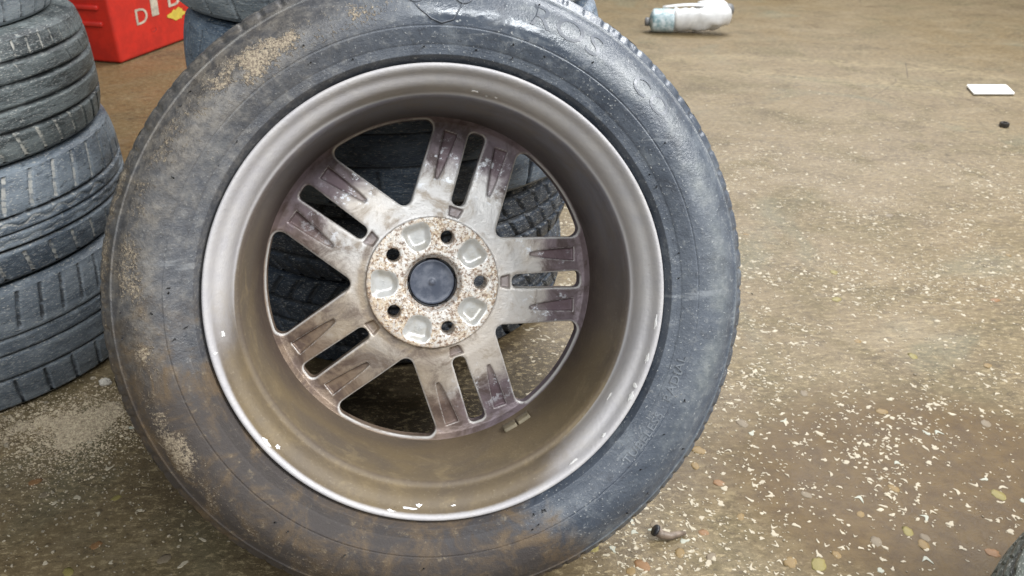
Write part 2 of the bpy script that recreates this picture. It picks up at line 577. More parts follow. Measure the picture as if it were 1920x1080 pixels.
# ------------------------------------------------------------------ surface nets for the cast wheel disc
def surface_nets(F, o, h):
    nx, ny, nz = F.shape
    ins = F < 0
    c = ins[:-1, :-1, :-1].astype(np.int8)
    cnt = np.zeros((nx-1, ny-1, nz-1), np.int8)
    for a in (0, 1):
        for b in (0, 1):
            for d in (0, 1):
                cnt += ins[a:nx-1+a, b:ny-1+b, d:nz-1+d]
    act = np.argwhere((cnt > 0) & (cnt < 8))
    idx = -np.ones((nx-1, ny-1, nz-1), np.int32)
    idx[tuple(act.T)] = np.arange(len(act))
    acc = np.zeros((len(act), 3)); num = np.zeros(len(act))
    cor = [(a, b, d) for a in (0, 1) for b in (0, 1) for d in (0, 1)]
    vals = {q: F[act[:, 0]+q[0], act[:, 1]+q[1], act[:, 2]+q[2]] for q in cor}
    for q in cor:
        for ax in range(3):
            if q[ax]: continue
            q2 = list(q); q2[ax] = 1; q2 = tuple(q2)
            v0, v1 = vals[q], vals[q2]
            m = (v0 < 0) != (v1 < 0)
            t = np.where(m, v0 / np.where(m, v0 - v1, 1), 0)
            p = np.array(q, float)[None].repeat(len(act), 0)
            p[:, ax] += t
            acc[m] += p[m]; num[m] += 1
    V = (act + acc / num[:, None]) * h + np.array(o)
    faces = []
    for ax in range(3):
        sl0 = [slice(None)]*3; sl1 = [slice(None)]*3
        sl0[ax] = slice(0, -1); sl1[ax] = slice(1, None)
        a = ins[tuple(sl0)]; b = ins[tuple(sl1)]
        e = np.argwhere(a != b)
        u, w = (ax+1) % 3, (ax+2) % 3
        lim = np.array(F.shape)
        ok = (e[:, u] > 0) & (e[:, w] > 0) & (e[:, u] < lim[u]-1) & (e[:, w] < lim[w]-1)
        e = e[ok]
        fl = a[tuple(e.T)]
        def cell(du, dw):
            k = e.copy(); k[:, u] -= du; k[:, w] -= dw
            return idx[tuple(k.T)]
        q = np.stack([cell(1, 1), cell(0, 1), cell(0, 0), cell(1, 0)], 1)
        q[~fl] = q[~fl][:, ::-1]
        faces.append(q)
    return V, np.concatenate(faces)


def vert_normals(V, F):
    a, b, c, d = (V[F[:, k]] for k in range(4))
    n = np.cross(c - a, d - b)
    N_ = np.zeros_like(V)
    for k in range(4):
        np.add.at(N_, F[:, k], n)
    return N_ / np.maximum(np.linalg.norm(N_, axis=1, keepdims=True), 1e-12)


def smax(a, b, k):
    h = np.clip(.5 + .5 * (a - b) / k, 0, 1)
    return b + (a - b) * h + k * h * (1 - h)


PAD_R, HUB_R = .0790, .0985
PW = .0533          # half width of a twin spoke
def fields(x, y):
    """front height zf, hole distance (positive outside the holes), recess masks of the wheel disc"""
    r = np.hypot(x, y); th = np.arctan2(y, x)
    # twin-spoke local frame
    k = np.round(th / (2*math.pi/5))
    ps = th - k * 2*math.pi/5
    sx_, sy_ = r*np.cos(ps), r*np.sin(ps)
    # window local frame
    kw = np.floor(th / (2*math.pi/5)) + .5
    pw = th - kw * 2*math.pi/5
    wx, wy = r*np.cos(pw), r*np.sin(pw)
    A = math.pi/5
    rho = .0135
    q1 = PW - (wx*math.sin(A) - wy*math.cos(A)) + rho
    q2 = PW - (wx*math.sin(A) + wy*math.cos(A)) + rho
    q3 = r - .1945 + rho
    mx = np.maximum(np.maximum(q1, q2), q3)
    win = np.minimum(mx, 0) + np.sqrt(np.maximum(q1, 0)**2 + np.maximum(q2, 0)**2 + np.maximum(q3, 0)**2) - rho
    # slot
    w = .0083 + (sx_ - .097) / .09 * .0024
    rho2 = .0070
    a1 = np.abs(sy_) - w + rho2
    a2 = np.abs(sx_ - .1420) - .0450 + rho2
    slot = np.minimum(np.maximum(a1, a2), 0) + np.hypot(np.maximum(a1, 0), np.maximum(a2, 0)) - rho2
    bolt = np.hypot(sx_ - .0575, sy_) - .0080
    bore = r - .0300
    hole = np.minimum(np.minimum(win, slot), np.minimum(bolt, bore))
    # heights
    zf = np.interp(r, [0, .036, .0788, .0792, .100, .130, .170, .185, .192, .1965, .205],
                   [-.149, -.149, -.149, -.1535, -.1545, -.160, -.1695, -.1718, -.1705, -.1640, -.155])
    zf = zf - .007 * sstep(r, .036, .0305)                      # bore chamfer
    # notch near the slot's inner end
    n1 = np.abs(sx_ - .0885) - .0050; n2 = np.abs(sy_) - .0066 - (sx_-.0885)*.25
    nt = np.minimum(np.maximum(n1, n2), 0) + np.hypot(np.maximum(n1, 0), np.maximum(n2, 0))
    notch = sstep(nt, .0016, -.0006)
    zf = zf - .0065 * notch
    # wedge channels of the half spokes
    t = np.clip((sx_ - .120) / .058, 0, 1)
    hw = .0016 + .0064 * t**.6
    ws = np.maximum(np.abs(np.abs(sy_) - .0325 + (sx_-.15)*.02) - hw, np.abs(sx_ - .149) - .029)
    wedge = sstep(ws, .0012, -.0012)
    zf = zf - .0042 * wedge
    # dished recesses of the mounting face
    c1 = np.abs(wx - .0572) - .0050; c2 = np.abs(wy) - .0048 - (wx-.0572)*.18
    rc = np.minimum(np.maximum(c1, c2), 0) + np.hypot(np.maximum(c1, 0), np.maximum(c2, 0)) - .0112
    rec = sstep(rc, .0010, -.0085)
    zf = zf - .0058 * rec
    return r, th, zf, hole, win, slot, notch, wedge, rc, kw, k


hv = .00125
gx = np.arange(-.2050, .2051, hv)
gz = np.arange(-.2075, -.1435, hv)
GX, GY = np.meshgrid(gx, gx, indexing='ij')
r_, th_, zf_, hole_, *_ = fields(GX, GY)
zb_ = np.minimum(zf_, -.153) - np.interp(r_, [0, .08, .12, .2], [.030, .030, .024, .022])
zb_ = np.maximum(zb_, -.2040)
Zg = gz[None, None, :]
Fd = smax(Zg - zf_[..., None], zb_[..., None] - Zg, .002)
Fd = smax(Fd, -hole_[..., None] + 0*Zg, .0034)
Fd = smax(Fd, (r_ - .2015)[..., None] + 0*Zg, .001).astype(np.float32)
DV, DF = surface_nets(Fd, (gx[0], gx[0], gz[0]), hv)
DN = vert_normals(DV, DF)
BASE_DV = DV
r_, th_, zf_, hole_, win_, slot_, notch_, wedge_, rc_, kw_, k_ = fields(DV[:, 0], DV[:, 1])
front = sstep(DV[:, 2] - zf_, -.006, -.001)
edge = np.clip(1 - np.minimum(np.abs(win_), np.abs(slot_)) / .0022, 0, 1) * front
ang_deg = np.degrees(th_)
# brown film sits on the lower-left of the wheel
llf = sstep(-np.cos(th_ - rad(40)), -.15, .85) * sstep(r_, .02, .12)
grime_d = np.clip(llf * .75 + .35 * np.exp(-((r_ - .084)/.006)**2), 0, 1)
edge = np.clip(edge + .55*np.exp(-((wedge_ - .12)/.10)**2)*(wedge_ > .02)*front, 0, 1)
D_ATTR = {'edge': edge, 'rad': r_, 'recessed': np.clip(wedge_ + notch_, 0, 1) * front, 'grime': grime_d}

# ------------------------------------------------------------------ the wheel
P30 = rad(30)
Mc = Matrix(((1, 0, 0), (0, math.sin(P30), math.cos(P30)), (0, math.cos(P30), -math.sin(P30))))
WC = Mc @ Vector((-.0688, -.0112, .8105)) + Vector((0, 0, .786))       # flange-plane centre
yw, pt = rad(-9.97), rad(6.5)
WA = (Mc @ Vector((math.sin(yw)*math.cos(pt), math.sin(pt), math.cos(yw)*math.cos(pt)))).normalized()
WZ = -WA
WX = Vector((0, 0, 1)).cross(WZ).normalized()
WY = WZ.cross(WX)
# keep the bolt circle turned the way the photograph shows it
Rw = Matrix((WX, WY, WZ)).transposed()
SPIN = rad(-4.5)
RT = .336
base_local = Vector((0, -RT, -.10))
wheel = empty('alloy_wheel', (0, 0, 0))
wheel.matrix_world = Matrix.Translation(WC + Rw @ base_local) @ Rw.to_4x4()
tag(wheel, 'dirty silver alloy wheel with worn tyre, back side facing out, leaning on a tyre stack', 'wheel')
OFF = -base_local


def wpart(name, V, F, mat, parent=None, **kw):
    """child of the wheel, modelled about the flange-plane centre"""
    if parent is None:
        return part(name, V, F, mat, wheel, loc=OFF, **kw)
    return part(name, V, F, mat, parent, **kw)


def sub(Fsel, mat, name, parent=None):
    u, inv = np.unique(DF[Fsel], return_inverse=True)
    cs, sn = math.cos(SPIN), math.sin(SPIN)
    Q = np.array([[cs, -sn, 0], [sn, cs, 0], [0, 0, 1]])
    return wpart(name, DV[u] @ Q.T, inv.reshape(-1, 4), mat, parent, attrs={a: b[u] for a, b in D_ATTR.items()}, normals=DN[u] @ Q.T)


fc = DV[DF].mean(1)
fr, fth, fzf, fh, fwin, fslot, fn, fw, frc, fkw, fk = fields(fc[:, 0], fc[:, 1])
is_pad = fr < PAD_R
is_rec = is_pad & (frc < .0002) & (fc[:, 2] > fzf - .004)
is_hub = (~is_pad) & (fr < HUB_R)
is_spk = fr >= HUB_R
hub = sub(is_hub, M_SPOKE, 'hub')
pad = sub(is_pad & ~is_rec, M_PAD, 'mounting_pad')
for k in sorted(set(np.mod(fkw[is_rec], 5))):
    sub(is_rec & (np.mod(fkw, 5) == k), M_RECESS, 'recess', pad)
for k in range(5):
    s = sub(is_spk & (np.mod(fk, 5) == k), M_SPOKE, 'spoke')

# barrel and lip
inner = [(.2318, -.0052), (.2334, -.0035), (.2340, -.0012), (.2334, .0006), (.2318, .0012), (.2298, .0006), (.2280, -.0012), (.2262, -.0040),
         (.2246, -.0070), (.2222, -.0098), (.2190, -.0120), (.2160, -.0150), (.2138, -.0190), (.2122, -.0250), (.2112, -.0320), (.2100, -.0352), (.2068, -.0372), (.2048, -.0400),
         (.2038, -.0450), (.2030, -.0600), (.2010, -.1000), (.1990, -.1400), (.1975, -.1600), (.1965, -.1720), (.1975, -.1850), (.2010, -.1990), (.2100, -.2050), (.2280, -.2060),
         (.2320, -.2040), (.2330, -.2000)]
outer_b = [(.2300, -.1960), (.2190, -.1900), (.2150, -.1500), (.2060, -.1300), (.2060, -.0600), (.2160, -.0450), (.2190, -.0150), (.2290, -.0085)]
pr = np.concatenate([densify(inner, .0016), densify(outer_b, .006)])
NB = 540
V, F, T, R = lathe(pr, NB, close=True, flip=True)
zz = V[:, 2]
base_g = np.interp(-zz, [0, .006, .012, .030, .0352, .0372, .05, .10, .16], [.05, .08, .12, .16, .20, .85, .85, .92, .95])
low = sstep(-np.sin(T), .15, .95)                 # settled road dust in the bottom of the barrel
left = sstep(-np.cos(T - rad(50)), -.1, .9)
aT = (np.degrees(T) - 238 + 180) % 360 - 180
lipdirt = sstep(np.abs(aT), 78, 30)*(.72)*sstep(-zz, -.0008, .006)
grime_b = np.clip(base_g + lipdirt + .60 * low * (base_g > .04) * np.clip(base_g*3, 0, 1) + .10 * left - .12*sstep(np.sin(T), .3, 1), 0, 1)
barrel = wpart('rim_barrel', V, F, M_BARREL, attrs={'grime': grime_b, 'occlusion': sstep(-zz, .060, .160)*(1-.55*low)*(1-.40*sstep(np.sin(T), .2, .9))*.95 + .5*np.exp(-((zz+.0385)/.0022)**2), 'reflect_tint': np.clip(sstep(np.sin(T + .35), -.25, .75), 0, 1)})  # masks for the painted shade towards the spokes and the painted upper reflection


def lip_point(T, s):
    """point on the visible lip / barrel surface; s = arc length from the lip tip"""
    p = densify(inner, .0008)[10:]
    d = np.concatenate([[0], np.cumsum(np.hypot(*np.diff(p, axis=0).T))])
    return np.interp(s, d, p[:, 0]), np.interp(s, d, p[:, 1])


def chip(T0, s0, dT, ds, seed, tilt=0.0):
    rg = np.random.default_rng(seed)
    n = 14
    V = []; 
    for kk in range(n):
        a = 2*math.pi*kk/n
        q = .45 + .75*rg.random()
        u = math.cos(a)*q*dT; v = math.sin(a)*q*ds
        t = T0 + (u*math.cos(tilt) - 0) ; s = max(0, s0 + v + tilt*u*.2)
        r, z = lip_point(t, s)
        V.append((r*math.cos(t), r*math.sin(t), z, ))
    V = np.array(V)
    c = V.mean(0)
    inn = np.array([-math.cos(T0), -math.sin(T0), .8]); inn /= np.linalg.norm(inn)
    top = V + inn*.0006
    VV = np.concatenate([top, V - inn*.0008, [c + inn*.0008]])
    Fs = [[2*n, i, (i+1) % n] for i in range(n)] + [[i, n+i, n+(i+1) % n, (i+1) % n] for i in range(n)]
    return VV, Fs


chips = [(-146, .004, .022, .0016), (-143, .010, .010, .0016), (-176, .016, .012, .0012), (-172, .002, .006, .0016), (-104, .010, .030, .0010), (-101.5, .014, .012, .0014), (-109, .004, .020, .0010),
         (-92, .013, .010, .0007), (-33, .003, .020, .0020), (-30, .005, .010, .0018), (-22, .003, .020, .0014), (-36, .026, .020, .0008), (76, .030, .016, .0014), (70, .033, .010, .0012), (72.5, .036, .006, .0012), (-46, .003, .014, .0012), (-57, .006, .022, .0008), (-12, .003, .03, .0009)]
for i, (t, s, dt, ds) in enumerate(chips):
    v, f = chip(rad(t), s, dt*1.2, ds*1.7, 100+i)
    wpart('paint_chip', v, f, M_CHIP, barrel, smooth=False)

# adhesive balance weights in the barrel
def weight(T0, z0, w, d, h):
    V = []; n = 8
    for j in range(n+1):
        t = T0 + (j/n-.5)*w
        r = np.interp(-z0, [.045, .06, .10, .14, .16], [.2038, .2030, .2010, .1990, .1975])
        for rr, dz in ((r+.001, -d/2), (r-h*.8, -d/2), (r-h, -d/2+.0012), (r-h, d/2-.0012), (r-h*.8, d/2), (r+.001, d/2)):
            V.append((rr*math.cos(t), rr*math.sin(t), z0+dz))
    F = [[j*6+k, j*6+k+1, (j+1)*6+k+1, (j+1)*6+k] for j in range(n) for k in range(5)]
    F += [[5, 4, 3, 2, 1, 0], [n*6+k for k in range(6)]]
    return V, F
for t, z in ((-61.5, -.135), (-67, -.135)):
    v, f = weight(rad(t), z, .085, .017, .004)
    wpart('balance_weight', v, f, M_WEIGHT, barrel)

# centre cap seen from behind
cap_p = [(.0002, -.1615), (.0030, -.1616), (.0034, -.1634), (.006, -.1636), (.016, -.1640), (.0245, -.1640), (.0262, -.1632), (.0272, -.1646), (.0276, -.175), (.0276, -.182), (.0002, -.182)]
v, f, *_ = lathe(densify(cap_p, .003), 96, flip=False)
cap = wpart('centre_cap', v, f[:, ::-1], M_CAP)
for a0, a1 in ((20, 68), (-60, 5), (-150, -80), (100, 165), (175, 205)):
    V = []; n = 10
    for j in range(n+1):
        t = rad(a0+(a1-a0)*j/n)
        for rr, z in ((.0278, -.172), (.0278, -.1605), (.0294, -.1595), (.0298, -.172)):
            V.append((rr*math.cos(t), rr*math.sin(t), z))
    F = [[j*4+k, j*4+k+1, (j+1)*4+k+1, (j+1)*4+k] for j in range(n) for k in range(3)] + [[3, 2, 1, 0], [n*4, n*4+1, n*4+2, n*4+3]]
    wpart('clip', V, F, M_CAPRING, cap)

def text_mesh(s, size, extrude, align='CENTER'):
    cu = bpy.data.curves.new('text', 'FONT')
    cu.body = s; cu.size = size; cu.extrude = extrude; cu.align_x = align; cu.resolution_u = 3
    cu.space_character = 1.08
    o = bpy.data.objects.new('text', cu)
    COL.objects.link(o)
    dg = bpy.context.evaluated_depsgraph_get(); dg.update()
    me = bpy.data.meshes.new_from_object(o.evaluated_get(dg))
    V = np.array([v.co[:] for v in me.vertices]); F = [list(p.vertices) for p in me.polygons]
    bpy.data.objects.remove(o); bpy.data.curves.remove(cu); bpy.data.meshes.remove(me)
    return V, F


# ------------------------------------------------------------------ tyre geometry
def tread_part(R, W, crown, pattern, n, m, z_mid=0.0, shoulder=None):
    """tread heightfield; z along the axis; returns V,F,groove"""
    th = np.linspace(0, 2*math.pi, n, endpoint=False)
    s = np.linspace(-1, 1, m)
    T, S = np.meshgrid(th, s, indexing='ij')
    dep = pattern(T, S, R)
    r = R - crown*np.abs(S)**3.2 - dep
    V = np.stack([r*np.cos(T), r*np.sin(T), z_mid + S*W/2], -1).reshape(-1, 3)
    cd = dep.min(0, keepdims=True)
    g = np.clip((dep - cd).ravel()/.0035, 0, 1)
    return V, grid_faces(n, m), np.stack([g, np.clip((cd + 0*dep).ravel()/.004, 0, 1), 0*g], -1)


def line(x, w):
    return np.clip(1 - np.abs(x)/w, 0, 1)**.5


def per(T, n):
    """signed periodic distance (in radians) to n evenly spaced lines"""
    p = 2*math.pi/n
    return (T + p/2) % p - p/2


def circ(S, c, w):
    return (sstep(np.abs(S-c), w, w*.45))


def pat_ribbed(T, S, R, n=74, seed=0):
    d = 0*T
    for c, w in ((-.52, .045), (-.12, .040), (.30, .045), (.66, .030)):
        d = np.maximum(d, .0075*circ(S, c, w))
    sh = (S > .66)*sstep(S, .66, .7)
    d = np.maximum(d, .0048*line(per(T - .05*(S-.6), n)*R, .0022)*sh)
    sh2 = (S < -.55)
    d = np.maximum(d, .0057*line(per(T + .09*(S+.5), n*.75//1)*R, .0030)*sh2)
    mid = (np.abs(S-.48) < .13)
    d = np.maximum(d, .0030*line(per(T+.12*(S-.48), n//2)*R, .0018)*mid*(np.sin(T*9+seed) > -.3))
    return d


def pat_wavy(T, S, R, n=48):
    d = 0*T
    for c, w in ((.22, .045), (-.10, .028), (-.40, .045)):
        d = np.maximum(d, .0075*circ(S, c, w))
    cur = .10*np.abs(S-.3)**1.5
    d = np.maximum(d, .0067*line(per(T - cur, n)*R, .0034)*(S > .30)*(S < .97))
    wob = .055*np.sin(T*46)
    d = np.maximum(d, .0033*line(S - .06 - wob, .030)*(np.sin(T*5) > -.8))
    d = np.maximum(d, .0024*line(S + .25 - .03*np.sin(T*52), .026))
    d = np.maximum(d, .0039*line(per(T+.03, n)*R, .0026)*(S > .14)*(S < .30))
    d = np.maximum(d, .0060*line(per(T + .05*S, n)*R, .0030)*(S < -.52))
    return d


def pat_worn(T, S, R, n=56):
    d = 0*T
    for c, w in ((-.02, .025), (-.46, .035), (.28, .014)):
        d = np.maximum(d, .0054*circ(S, c, w))
    cur = .085*np.abs(S-.3)**1.4
    d = np.maximum(d, .0063*line(per(T - cur, n)*R, .0030)*(S > .40)*(S < .98))
    d = np.maximum(d, .0057*line(per(T + .01*S, n*.8//1)*R, .0028)*(S < -.52))
    d = np.maximum(d, .0015*line(per(T*1 + .2*S, n)*R, .0022)*(np.abs(S-.12) < .1))
    return d


def pat_block(T, S, R, n=54):
    d = 0*T
    for c, w in ((-.50, .06), (-.02, .05), (.48, .06)):
        d = np.maximum(d, .0090*circ(S, c, w))
    d = np.maximum(d, .0082*line(per(T - .22*(np.abs(S)-.45)**2, n)*R, .0050)*(np.abs(S) > .5))
    d = np.maximum(d, .0067*line(per(T + .14*np.sign(S)*np.abs(S), n)*R, .0036)*(np.abs(S) < .48)*(np.abs(S) > .06))
    return d


def pat_main(T, S, R, n=92):
    d = 0*T
    for c, w in ((-.42, .05), (.02, .05), (.45, .05)):
        d = np.maximum(d, .0050*circ(S, c, w))
    d = np.maximum(d, .0034*line(per(T - .05*S + .004*np.sin(9*T) + .05, n)*R, .0030)*(np.abs(S) > .5))
    return d


def side_profile(R, W, Rb, crown):
    """upper sidewall (r,z) from tread edge to bead; z from the middle plane"""
    h = W/2
    Rs = R - crown
    zt = h*.88
    return [(Rs, zt), (Rs - .004, zt + .004), (Rs - .010, zt + h*.07), (Rs - .012, zt+h*.075), (Rs - .014, zt+h*.07), (Rs - .03, h*.985), (Rs - .05, h), (Rs - .055, h-.0008), (Rs-.057, h),
            (Rb + .040, h*.97), (Rb + .022, h*.88), (Rb + .014, h*.83), (Rb + .012, h*.835), (Rb + .009, h*.80), (Rb, h*.72), (Rb - .004, h*.60), (Rb+.002, h*.52),
            (Rb + .020, h*.66), (Rb + .05, h*.80), (Rs - .04, h*.80), (Rs - .022, h*.60), (Rs - .018, 0)]


PROTO = {}


def tyre_meshes(key, R, W, Rb, crown, pattern, mat, n=880, m=56):
    if key in PROTO: return PROTO[key]
    tw = W*.88
    V, F, g = tread_part(R, tw, crown, pattern, n, m)
    tread = mesh_data('tread', V, F, mat, True, {'groove': g})
    pf = densify(side_profile(R, W, Rb, crown), .004)
    V, F, T, Rr = lathe(pf, 200, flip=False)
    up = mesh_data('sidewall', V, F, mat, True, {'groove': np.zeros((len(V), 3))})
    V2 = V.copy(); V2[:, 2] *= -1
    dn = mesh_data('sidewall', V2, F[:, ::-1], mat, True, {'groove': np.zeros((len(V), 3))})
    PROTO[key] = (tread, up, dn)
    return PROTO[key]


def lying_tyre(key, loc, rz, label, group, W, tilt=(0, 0), **kw):
    me = tyre_meshes(key, W=W, **kw)
    t = empty('car_tyre', loc)
    t.rotation_euler = (tilt[0], tilt[1], rz)
    tag(t, label, 'tyre', group)
    for nm, d in zip(('tread', 'sidewall', 'sidewall'), me):
        o = bpy.data.objects.new(nm, d)
        link(o, t)
        o.location = (0, 0, W/2)
    return t


M_RUB_A = mat_rubber('rubber_dusty_black', (.026, .032, .034), (.175, .20, .198), .8, (.52, .50, .44), (1, 1, 5), .40)
M_RUB_B = mat_rubber('rubber_blue_grey', (.050, .066, .086), (.19, .222, .25), .85, (.46, .45, .41), (1, 1, 4), .40)
M_RUB_C = mat_rubber('rubber_pale_worn', (.075, .092, .112), (.195, .22, .24), .85, (.022, .024, .027), (1, 1, 4), .40)
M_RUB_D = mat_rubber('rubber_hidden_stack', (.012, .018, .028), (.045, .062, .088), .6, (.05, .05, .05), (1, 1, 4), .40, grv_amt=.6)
M_RUB_G = mat_rubber('rubber_leaned_on', (.060, .085, .120), (.18, .225, .275), .85, (.04, .04, .04), (1, 1, 4), .40, grv_amt=.6)
M_RUB_E = mat_rubber('rubber_dusty_grey', (.15, .175, .195), (.34, .375, .39), .9, (.05, .05, .05), (1, 1, 4), .44, grv_amt=.5)
M_RUB_F = mat_rubber('rubber_green_black', (.050, .058, .048), (.12, .135, .11), .8, (.010, .010, .010), (1, 1, 4), .38, grv_amt=1.0)

G1 = 'tyres stacked beside the wheel at the left edge'
G2 = 'tyres stacked behind the leaning wheel'
z = 0.0
lying_tyre('C', (-.962, 1.204, z), rad(10), 'pale blue-grey worn tyre, bottom one of the left stack on the floor', G1, W=.206, R=.306, Rb=.19, crown=.008, pattern=pat_worn, mat=M_RUB_C); z += .204
lying_tyre('B', (-.966, 1.204, z), rad(25), 'blue-grey tyre with wavy sipes, second from the floor in the left stack', G1, W=.168, R=.309, Rb=.19, crown=.008, pattern=pat_wavy, mat=M_RUB_B); z += .165
lying_tyre('A', (-.966, 1.200, z), rad(40), 'black dust-caked tyre, third from the floor in the left stack', G1, W=.176, R=.306, Rb=.19, crown=.008, pattern=pat_ribbed, mat=M_RUB_A); z += .172
lying_tyre('A2', (-.985, 1.195, z), rad(0), 'grey scuffed tyre on top of the left stack, cut by the frame', G1, W=.19, R=.305, Rb=.19, crown=.014, pattern=lambda T, S, R: pat_wavy(T, S, R, 52), mat=M_RUB_E)
z = 0.0
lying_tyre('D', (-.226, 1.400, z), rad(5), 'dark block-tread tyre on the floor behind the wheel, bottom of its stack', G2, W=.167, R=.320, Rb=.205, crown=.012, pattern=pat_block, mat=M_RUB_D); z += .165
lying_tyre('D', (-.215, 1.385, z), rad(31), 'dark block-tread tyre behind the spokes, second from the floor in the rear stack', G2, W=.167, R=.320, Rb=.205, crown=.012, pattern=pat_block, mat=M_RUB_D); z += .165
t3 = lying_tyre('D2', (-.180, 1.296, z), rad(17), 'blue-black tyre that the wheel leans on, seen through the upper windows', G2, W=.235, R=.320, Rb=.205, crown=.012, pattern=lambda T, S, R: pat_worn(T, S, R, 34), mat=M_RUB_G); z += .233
lying_tyre('E', (-.188, 1.312, z), rad(3), 'dusty grey tyre on top of the stack behind the wheel', G2, W=.210, R=.325, Rb=.205, crown=.013, pattern=lambda T, S, R: pat_worn(T, S, R, 44), mat=M_RUB_E)
lying_tyre('F', (.706, .332, 0), rad(0), 'dark greenish tyre peeking in at the bottom right corner', None, W=.205, R=.315, Rb=.205, crown=.016, pattern=lambda T, S, R: np.maximum(.003*line(per(T, 60)*R, .003)*(S > .2), np.maximum(.0045*circ(S, .62, .05), np.maximum(.0045*circ(S, .90, .05), .0045*circ(S, .76, .04)))), mat=M_RUB_F)

# white print on the tyre behind the spokes
V, F = text_mesh('ALST', .0125, .0004)
o = part('lettering', np.stack([V[:, 0]*1.3, -V[:, 2], V[:, 1]], -1), F, M_WHITE, None, smooth=False)
t2 = bpy.data.objects['car_tyre.005']
bpy.context.view_layer.update()
o.parent = t2
ca = math.atan2(1.0695 - 1.385, -.160 + .215)
o.matrix_local = t2.matrix_world.inverted() @ Matrix.Translation((-.215 + .3205*math.cos(ca), 1.385 + .3205*math.sin(ca), .303)) @ Matrix.Rotation(ca + math.pi/2, 4, 'Z')

# ---- tyre on the wheel
side = [(.2322, -.0165), (.2342, -.0075), (.2368, -.0020), (.2392, .0030), (.2410, .0060), (.2420, .0055), (.2432, .0070), (.2446, .0064), (.2458, .0078), (.2466, .0074), (.2478, .0092), (.2486, .0088), (.2500, .0104), (.2580, .0140),
        (.2650, .0165), (.2657, .0156), (.2664, .0167), (.2760, .0180), (.2900, .0163), (.3030, .0103), (.3110, .0042), (.3140, .0022), (.3150, .0028), (.3160, .0008), (.3225, -.0070), (.3275, -.0130), (.3305, -.0200)]
sp = densify(side, .0012)


def side_z(r):
    return np.interp(r, sp[:, 0], sp[:, 1])


def tyre_dirt(T, R):
    a = np.degrees(T) % 360
    ad = lambda c: (a - c + 180) % 360 - 180
    band = np.exp(-((R - .288)/.017)**2)
    blot = sstep(fbm(T*7+3, R*26, 0), .40, .66)
    sand = .85*band*sstep(np.abs(ad(118)), 30, 6)*(.25+.85*blot)
    sand += .66*np.exp(-((R - .290)/.016)**2)*sstep(np.abs(ad(192)), 32, 8)*(.3+.8*blot)
    sand += .45*np.exp(-((R - .300)/.014)**2)*sstep(np.abs(ad(155)), 30, 10)
    sand += .55*np.exp(-((R - .325)/.006)**2)*sstep(np.abs(ad(165)), 30, 10)
    sand += .35*np.exp(-((R - .30)/.02)**2)*sstep(np.abs(ad(225)), 30, 8)
    mud = 1.15*sstep(np.abs(ad(246)), 62, 26)*(.62 + .45*sstep(R, .245, .30))
    mud += .50*sstep(np.abs(ad(205)), 58, 12)
    wet = sstep(np.abs(ad(74)), 24, 8)*np.exp(-((R - .277)/.012)**2)
    grey = sstep(np.abs(ad(172)), 88, 45)*(.55+.45*sstep(R, .255, .285))
    pale = .75*np.exp(-((R - .290)/.013)**2)*sstep(np.abs(ad(15)), 75, 35)*(.3+.9*sstep(fbm(T*9+1, R*30, 0), .35, .62)) + .5*np.exp(-((R - .3148)/.0011)**2)
    return np.stack([sand, mud, wet], -1), np.stack([grey, pale, 0*grey], -1)


V, F, T, R = lathe(sp, 1300, flip=False)
F = F[:, ::-1]
dirt, grey = tyre_dirt(T, R)
# shallow unevenness of an old sidewall
V[:, 2] += .0007*(fbm(T*9, R*70, 0)-.5)*2
notch_m = line(per(T + .004*np.sin(9*T), 92)*R, .0032)*sstep(R, .3172, .3195)
V[:, 2] -= .0030*notch_m
V[:, 2] -= .0016*sstep(fbm(T*26, R*40+9, 0), .58, .70)*sstep(R, .312, .322)
tyre = wpart('tyre', V, F[:, ::-1], M_TYRE, attrs={'dirt': dirt, 'grey': grey, 'groove': np.zeros((len(V), 3))})
V2 = V.copy(); V2[:, 2] = -.20 - V2[:, 2]
wpart('sidewall', V2[:, :], F, M_TYRE, tyre, attrs={'dirt': dirt*0, 'grey': grey, 'groove': np.zeros((len(V), 3))})
V, F, g = tread_part(.3365, .160, .006, pat_main, 1000, 50, -.10)
T = np.arctan2(V[:, 1], V[:, 0]); R = np.full(len(V), .326)
dirt, grey = tyre_dirt(T, R)
wpart('tread', V, F, M_TYRE, tyre, attrs={'dirt': dirt, 'grey': grey, 'groove': g})


def side_text(name, s, ang, r0, size, mat, outward=True, h=.0006, sx=1.0):
    V, F = text_mesh(s, size, h)
    sgn = -1 if outward else 1
    t = rad(ang) + sgn*V[:, 0]*sx/r0
    r = r0 + (V[:, 1] if outward else -V[:, 1])
    zz = side_z(r) + V[:, 2]
    W_ = np.stack([r*np.cos(t), r*np.sin(t), zz], -1)
    return wpart(name, W_, F, mat, tyre, smooth=False)


side_text('lettering', 'ROS', 61, .283, .032, M_LETTER2, True, .0006, 1.25)
side_text('lettering', 'CO', 40, .284, .026, M_LETTER2, True, .0005, 1.2)
side_text('lettering', 'TUBELESS · RADIAL', -33, .2625, .0115, M_LETTER, False, .0011, 1.25)
side_text('lettering', '235/55', -62, .2625, .0085, M_LETTER, False, .0006, 1.2) if False else None


